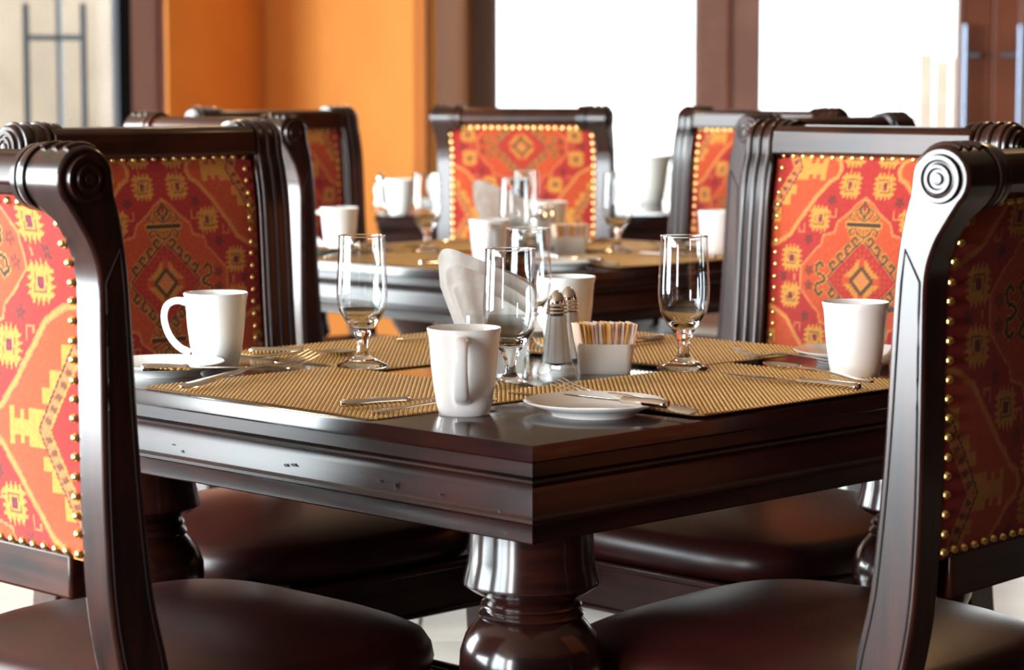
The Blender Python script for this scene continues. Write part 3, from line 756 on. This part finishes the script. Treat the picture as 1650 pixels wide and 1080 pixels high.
def placemat(uv0, uv1, zt, label):
    # rectangular mat in table coordinates with diagonal ribs
    (u0, v0), (u1, v1) = uv0, uv1
    cu, cv = (u0+u1)/2, (v0+v1)/2; hu, hv = (u1-u0)/2, (v1-v0)/2
    r = empty('placemat', W(cu, cv, zt), PI/4, label, 'placemat', 'ribbed tan placemats')
    # local x = +v, local y = +u  (rotation 45 deg)
    e = .010
    ol = [(-hv+e, -hu), (hv-e, -hu), (hv, -hu+e), (hv, hu-e), (hv-e, hu), (-hv+e, hu), (-hv, hu-e), (-hv, -hu+e)]
    MB().add([(x, y, 0) for x, y in ol]+[(x, y, .0012) for x, y in ol], [tuple(range(8))[::-1], tuple(range(8, 16))]+[(i, (i+1) % 8, 8+(i+1) % 8, 8+i) for i in range(8)]).obj('backing', M_MATBASE, r, smooth=False)
    mb = MB(); sp = .0058; d = Vector((1, 1, 0)).normalized(); nrm = Vector((-1, 1, 0)).normalized()
    R = hu+hv; k = -int(R/sp)
    hxi, hyi = hv-.002, hu-.002
    while k*sp < R:
        c = nrm*(k*sp)
        # clip line c + t d to box
        tmin, tmax = -9, 9
        for comp, H_ in ((0, hxi), (1, hyi)):
            a = (-H_-c[comp])/d[comp]; b = (H_-c[comp])/d[comp]
            tmin = max(tmin, min(a, b)); tmax = min(tmax, max(a, b))
        if tmax-tmin > .006:
            p, q = c+d*tmin, c+d*tmax; vs = []
            for pt in (p, q):
                for a in (0, 45, 90, 135, 180):
                    vs.append(pt+nrm*(.0026*math.cos(math.radians(a)))+Vector((0, 0, .0011+.0020*math.sin(math.radians(a)))))
            mb.add(vs, [(i, i+1, i+6, i+5) for i in range(4)]+[(0, 1, 2, 3, 4)[::-1], (5, 6, 7, 8, 9)])
        k += 1
    o = mb.obj('ribs', M_MAT, r, ang=70); o['kind'] = 'stuff'
    return r
Z0 = .7602; ZM = Z0+.0034
T = []   # (object, label for the middle table)
# placemats: left-near, right-near (overlaps one corner), left-back, right-back
T.append((placemat((.283, .008), (.745, .350), Z0, 'ribbed tan placemat along the left front edge of the front table'), 'blurred tan placemat at the left front edge of the middle table'))
T.append((placemat((.006, .300), (.350, .765), Z0+.0034, 'ribbed tan placemat along the right front edge, under a fork and knife'), 'blurred tan placemat at the right front edge of the middle table'))
T.append((placemat((.665, .355), (1.008, .82), Z0, 'ribbed tan placemat at the far left, behind the left goblet'), 'blurred tan placemat at the far left of the middle table'))
T.append((placemat((.353, .668), (.79, 1.005), Z0+.0034, 'ribbed tan placemat at the far right, under the right goblet'), 'blurred tan placemat at the far right of the middle table'))
# mugs
def az(dx, dy): return math.atan2(dy, dx)
T.append((mug(at(748, 667, Z0), az(-.05, -1), 'white coffee mug at the front corner with its handle towards the camera'), 'blurred white mug nearest the front corner of the middle table'))
T.append((mug(at(349, 591, Z0), az(-1, -.1), 'white coffee mug at the left with its handle to the left'), 'blurred white mug at the left of the middle table, on a plate edge'))
T.append((mug(at(1377, 611, Z0), az(.9, .3), 'white coffee mug at the right against the grooved chair'), 'blurred white mug at the right of the middle table with its handle to the right'))
T.append((mug(at(912, 556, Z0), az(-.6, .8), 'white coffee mug behind the salt and pepper shakers'), 'blurred white mug behind the sugar packets of the middle table'))
# goblets
T.append((goblet(at(584, 591, ZM), 'empty stemmed glass at the left standing on the placemats'), 'blurred stemmed glass at the left of the middle table'))
T.append((goblet(at(1101, 595, ZM+.0034), 'empty stemmed glass at the right standing on a placemat'), 'blurred stemmed glass at the right of the middle table'))
T.append((goblet(at(822, 627, Z0), 'empty stemmed glass right behind the front mug'), 'blurred stemmed glass in the middle of the middle table'))
T.append((goblet(at(850, 566, Z0), 'empty stemmed glass behind the napkins'), 'blurred stemmed glass farthest back on the middle table'))
# plates
T.append((plate(at(957, 668, Z0), 'white bread plate at the front corner with a butter knife on it'), 'blurred bread plate near the front corner of the middle table'))
T.append((plate(at(262, 603, Z0), 'white bread plate at the left edge beside the left mug'), 'blurred bread plate at the left of the middle table'))
T.append((plate(at(1375, 583, Z0), 'white bread plate behind the right mug'), 'blurred bread plate at the right of the middle table'))
T.append((plate(W(.86, .87, Z0), 'white bread plate at the far corner behind the rear mug'), 'blurred bread plate at the far corner of the middle table'))
# cutlery: handle end -> tip
ZC = ZM+.0003
T.append((flat_item('fork', at(292, 626, ZC+.003), at(503, 576, ZC+.006), 'steel fork lying on the left placemat, tines to the right', roll=.32), 'blurred fork on the left placemat of the middle table'))
T.append((flat_item('knife', at(548, 658, ZC), at(800, 640, ZC), 'steel knife with handle showing left of the front mug'), 'blurred knife near the front of the middle table'))
T.append((flat_item('spoon', at(598, 666, ZC), at(800, 652, ZC), 'steel spoon beside the knife left of the front mug'), 'blurred spoon near the front of the middle table'))
T.append((flat_item('knife', at(228, 599, Z0+.0195), at(352, 597, Z0+.0195), 'butter knife lying across the left bread plate', L=.15), 'blurred butter knife on the left plate of the middle table'))
T.append((flat_item('knife', at(1076, 659, Z0+.0195), at(905, 640, Z0+.0195), 'butter knife lying across the front bread plate', L=.165), 'blurred butter knife on the front plate of the middle table'))
T.append((flat_item('fork', at(1122, 667, ZC+.006), at(900, 625, ZC+.008), 'steel fork behind the front bread plate, tines up at the left', roll=-.3), 'blurred fork at the right front of the middle table'))
T.append((flat_item('knife', at(1385, 630, ZC+.0034), at(1163, 606, ZC+.0034), 'steel knife along the right placemat in front of the right mug'), 'blurred knife at the right of the middle table'))
T.append((flat_item('spoon', at(1405, 618, ZC+.010), at(1232, 594, ZC+.008), 'steel spoon resting on the knife at the right, bowl shining'), 'blurred spoon at the right of the middle table'))
T.append((flat_item('fork', at(1352, 585, ZC+.0034), at(1183, 573, ZC+.0034), 'steel fork on the far right placemat, tines to the left'), 'blurred fork at the far right of the middle table'))
T.append((flat_item('knife', at(402, 570, ZC), at(507, 569, ZC+.001), 'steel knife behind the left mug on the far left placemat', L=.19), 'blurred knife at the far left of the middle table'))
T.append((flat_item('spoon', at(402, 577, ZC), at(500, 574, ZC), 'steel spoon in front of the knife behind the left mug', L=.165), 'blurred spoon at the far left of the middle table'))
T.append((flat_item('fork', at(636, 549, ZC), at(716, 552, ZC), 'steel fork on the far left placemat behind the front mug', L=.17), 'blurred fork at the back of the middle table'))
T.append((flat_item('knife', at(1068, 549, ZC+.0034), at(985, 560, ZC+.0034), 'steel knife on the far right placemat behind the sugar packets', L=.19), 'blurred knife at the back right of the middle table'))
# salt and pepper
def shaker(loc, label, rz):
    r = empty('shaker', loc, rz, label, 'shaker', 'glass salt and pepper shakers')
    n = 8
    def facet(prof, nn=8):
        return MB().lathe(prof, nn)
    b = MB().lathe([(.0001, .0), (.026, .0), (.0285, .003), (.0275, .008), (.0235, .016), (.0205, .035), (.0175, .06), (.0145, .085), (.0145, .092), (.0132, .092), (.0132, .085), (.016, .06), (.019, .035), (.021, .018), (.0001, .012)], 10)
    b.obj('glass_body', M_THIN, r, smooth=False)
    MB().lathe([(.0001, .0125), (.0205, .0185), (.0187, .035), (.0157, .06), (.0129, .084), (.0001, .086)], 24).obj('contents', M_SALT, r)
    MB().lathe([(.0146, .086), (.0154, .088), (.0140, .0905), (.0150, .093), (.0134, .0955), (.0144, .098), (.0128, .1005), (.0132, .103), (.0105, .110), (.0072, .1155), (.0035, .1195), (.0001, .1205)], 24).obj('cap', M_CHROME, r)
    return r
ps = at(897, 604, Z0)
T.append((shaker(ps, 'glass shaker with steel cap, the nearer of the two beside the sugar packets', .2), 'blurred shaker, the nearer one on the middle table'))
T.append((shaker(ps+Vector((.018, .062, 0)), 'glass shaker with steel cap, the farther of the two, half hidden', .5), 'blurred shaker, the farther one on the middle table'))
# sugar caddy and packets
cp = at(975, 603, Z0)+Vector((0, .018, 0))
def roundbox(hx, hy, z0, z1, c=.012, n=4):
    pts = []
    for qx, qy, a0 in ((1, 1, 0), (-1, 1, 90), (-1, -1, 180), (1, -1, 270)):
        for k in range(n+1):
            a = math.radians(a0+90*k/n); pts.append((qx*(hx-c)+c*math.cos(a), qy*(hy-c)+c*math.sin(a)))
    return pts
def loopstack(layers):
    mb = MB(); n = len(layers[0][0]); vs = []; fs = []
    for pts, z in layers: vs += [(x, y, z) for x, y in pts]
    for i in range(len(layers)-1):
        for k in range(n): fs.append((i*n+k, i*n+(k+1) % n, (i+1)*n+(k+1) % n, (i+1)*n+k))
    fs.append(tuple(range(n))[::-1]); fs.append(tuple((len(layers)-1)*n+k for k in range(n)))
    return mb.add(vs, fs)
def caddy(loc, label):
    r = empty('sugar_caddy', loc, math.radians(-4), label, 'sugar holder')
    R_ = lambda d, z: (roundbox(.0385-d, .026-d, 0, 0, max(.002, .008-d)), z)
    loopstack([R_(.003, 0), R_(.002, .002), R_(.0005, .006), R_(0, .040), R_(.0005, .0425), R_(.0015, .043), R_(.0030, .0425), R_(.0035, .040), R_(.0045, .006), R_(.02, .005)]).obj('bowl', M_CHINA2, r, ang=50)
    return r
T.append((caddy(cp, 'small white ceramic sugar holder full of packets on the front table'), 'blurred sugar holder on the middle table'))
PK = [plain('packet_kraft', (.75, .45, .16), .6), plain('packet_pink', (.92, .62, .46), .6), plain('packet_white', (.92, .86, .80), .6), plain('packet_amber', (.92, .56, .10), .6)]
pm = []
for m in PK:
    mb = MB(); vs = []; fs = []
    for i, (z, th, jz) in enumerate(((0, .0006, 0), (.01, .0018, 0), (.042, .0018, 0), (.058, .0007, 0), (.066, .0005, 0))):
        vs += [(-th, -.018, z), (th, -.018, z), (th, .018, z), (-th, .018, z)]
    for i in range(4):
        for k in range(4): fs.append((i*4+k, i*4+(k+1) % 4, i*4+4+(k+1) % 4, i*4+4+k))
    fs += [(3, 2, 1, 0), (16, 17, 18, 19)]
    pm.append(mb.add(vs, fs).mesh('sugar_packet', m, True, 40))
names = ['brown', 'pink', 'white', 'amber']
for i in range(18):
    k = [1, 0, 3, 1, 2, 1, 2, 1, 3, 1, 2, 1, 1, 2, 0, 1, 2, 1, 3, 0][i]
    o = bpy.data.objects.new('sugar_packet', pm[k]); lnk(o)
    o.location = cp+Vector((-.0280+.0033*i, random.uniform(-.002, .002), .0062))
    o.rotation_euler = (random.uniform(-.06, .06), (i-8.5)*.022+random.uniform(-.02, .02), math.radians(18)+random.uniform(-.04, .04))
    tag(o, names[k]+' sugar packet standing in the white holder on the front table', 'sugar packet', 'sugar packets in the holder')
    T.append((o, names[k]+' sugar packet in the blurred holder of the middle table'))
# napkins in a clear holder
nc = at(802, 606, Z0)
h = empty('napkin_holder', nc, 0, 'clear glass napkin holder behind the front mug and goblet', 'napkin holder')
rb = lambda d, z: (roundbox(.045-d, .034-d, 0, 0, max(.003, .012-d)), z)
loopstack([rb(.002, 0), rb(0, .003), rb(0, .088), rb(.0012, .090), rb(.0025, .088), rb(.003, .006), rb(.03, .006)]).obj('glass_box', M_THIN, h, ang=50)
T.append((h, 'blurred clear napkin holder on the middle table'))
def napkin(loc, rz, tilt, wd, hl, hr, amp, ph, label):
    # a folded paper napkin: top edge high at one side and falling to the other, gently fluted
    r = empty('folded_napkin', loc, rz, label, 'napkin', 'folded white paper napkins')
    r.rotation_euler = (tilt, 0, rz)
    nx, nz = 26, 16; vs = []; fs = []
    for lay in (0, 1):
        for j in range(nz+1):
            t = j/nz
            for i in range(nx+1):
                s_ = i/nx*2-1; q = (s_+1)/2
                top = hl+(hr-hl)*(q**1.25)
                top *= math.sqrt(max(.0, 1-(1-min(1, q/.16))**2))*.10+.90 if q < .16 else 1
                top *= (math.sqrt(max(.0, 1-(1-min(1, (1-q)/.12))**2))*.25+.75) if q > .88 else 1
                spread = .56+.44*min(1, max(0, t*top-.02)/.10)
                x = s_*wd*spread-.012*t*(1-q)
                z = top*t
                y = amp*math.sin(s_*2.6+ph)*(.25+.75*t)+.0005*math.sin(s_*13+ph)*t+(.0011 if lay else 0)
                vs.append((x, y, z))
    m = (nx+1)*(nz+1)
    for lay in (0, 1):
        for j in range(nz):
            for i in range(nx):
                a = lay*m+j*(nx+1)+i; q = (a, a+1, a+nx+2, a+nx+1)
                fs.append(q if lay else q[::-1])
    bd = [j*(nx+1) for j in range(nz+1)]+[nz*(nx+1)+i for i in range(1, nx+1)]+[j*(nx+1)+nx for j in range(nz-1, -1, -1)]+[i for i in range(nx-1, 0, -1)]
    for a, b in zip(bd, bd[1:]+bd[:1]): fs.append((a, b, b+m, a+m))
    MB().add(vs, fs).obj('fold', M_NAP, r, ang=60)
    return r
for dx, dy, rz, tilt, wd, hl, hr, amp, ph, lab, l2 in (
        (-.004, .017, .06, -.03, .064, .172, .120, .005, 0.0, 'rearmost white folded napkin in the clear holder', 'rearmost'),
        (-.005, .006, .02, -.02, .067, .178, .112, .005, 0.5, 'tallest white folded napkin in the clear holder, peaking at the left', 'tallest'),
        (.002, -.006, -.04, .02, .062, .156, .092, .006, 0.9, 'white folded napkin third from the back in the clear holder', 'third'),
        (.006, -.017, -.08, .04, .056, .128, .076, .005, 1.3, 'frontmost and lowest white folded napkin in the clear holder', 'frontmost')):
    o = napkin(nc+Vector((dx, dy, .0065)), rz, tilt, wd, hl, hr, amp, ph, lab)
    T.append((o, 'blurred folded napkin in the middle table holder, the '+l2+' one'))
# ---- second table gets the same setting, each thing copied
for o, lab in T:
    c = copy_tree(o); c.location = o.location+OFF2; c['label'] = lab
# ---- third table
m1 = mug(Vector(((644-825)/CAM_F*7.78, 7.78, Z0)), PI, 'blurred white mug at the left front of the farthest table')
m2 = mug(Vector(((718-825)/CAM_F*8.25, 8.25, Z0)), 2.4, 'blurred white mug beside the lone chair on the farthest table')
plate(Vector(((700-825)/CAM_F*8.1, 8.42, Z0)), 'blurred white plate behind the mugs on the farthest table')
shaker(Vector(((614-825)/CAM_F*8.0, 8.0, Z0)), 'blurred shaker at the left front corner of the farthest table', 0)
pt = empty('cream_pitcher', ((1048-825)/CAM_F*8.6, 8.55, Z0), 0, 'blurred grey-white pitcher before the window on the farthest table', 'pitcher')
pb = MB().lathe([(.0001, 0), (.040, 0), (.044, .006), (.052, .05), (.058, .10), (.060, .135), (.066, .155), (.063, .157), (.056, .135), (.054, .10), (.048, .05), (.040, .012), (.0001, .010)], 40)
pb.v = [(x*(1+.22*max(0, (z-.12)/.035)*max(0, x/.066)), y, z+(.008*max(0, (z-.12)/.035)*max(0, x/.066))) for x, y, z in pb.v]
pb.obj('body', M_CHINA2, pt, ang=50)
MB().tube(crom([(-.056, 0, .135), (-.085, 0, .135), (-.095, 0, .10), (-.080, 0, .055), (-.048, 0, .035)], 6), .006, 10).obj('handle', M_CHINA2, pt)
# side console with white globe lamp behind the left chairs
cs = empty('console_table', ((322-825)/CAM_F*9.6, 9.6, 0), 0, 'narrow dark console hidden behind the left chairs, carrying a white globe', 'console')
MB().box(-.30, .30, -.15, .15, .97, 1.0).obj('top', M_TABLE, cs, smooth=False, bevel=.004)
for sx in (-1, 1):
    for sy in (-1, 1): MB().box(sx*.27-.02, sx*.27+.02, sy*.12-.02, sy*.12+.02, 0, .97).obj('leg', M_WOOD, cs, bevel=.003)
gl = empty('globe_lamp', ((322-825)/CAM_F*9.6, 9.6, 1.0), 0, 'small white globe peeping over the left chair rails', 'lamp')
MB().lathe([(.0001, 0), (.03, 0), (.03, .008), (.012, .012), (.0001, .012)], 24).obj('base', M_BLACK, gl)
MB().lathe([(.0001, .010)]+[(.034*math.sin(math.radians(a)), .044-.034*math.cos(math.radians(a))) for a in range(15, 166, 15)]+[(.0001, .078)], 28).obj('globe', M_CHINA, gl)
# recessed ceiling lamps that carry the warm light
for i, (x, y) in enumerate(((1.6, 5.4), (-1.0, 9.2))):
    c = MB().box(-.22, .22, -.22, .22, -.03, 0).obj('ceiling_lamp', M_FRAME, None, smooth=False, loc=(x, y, 3.0))
    tag(c, 'square brown frame of the ceiling lamp above the '+('front' if i == 0 else 'far')+' tables', 'ceiling lamp')
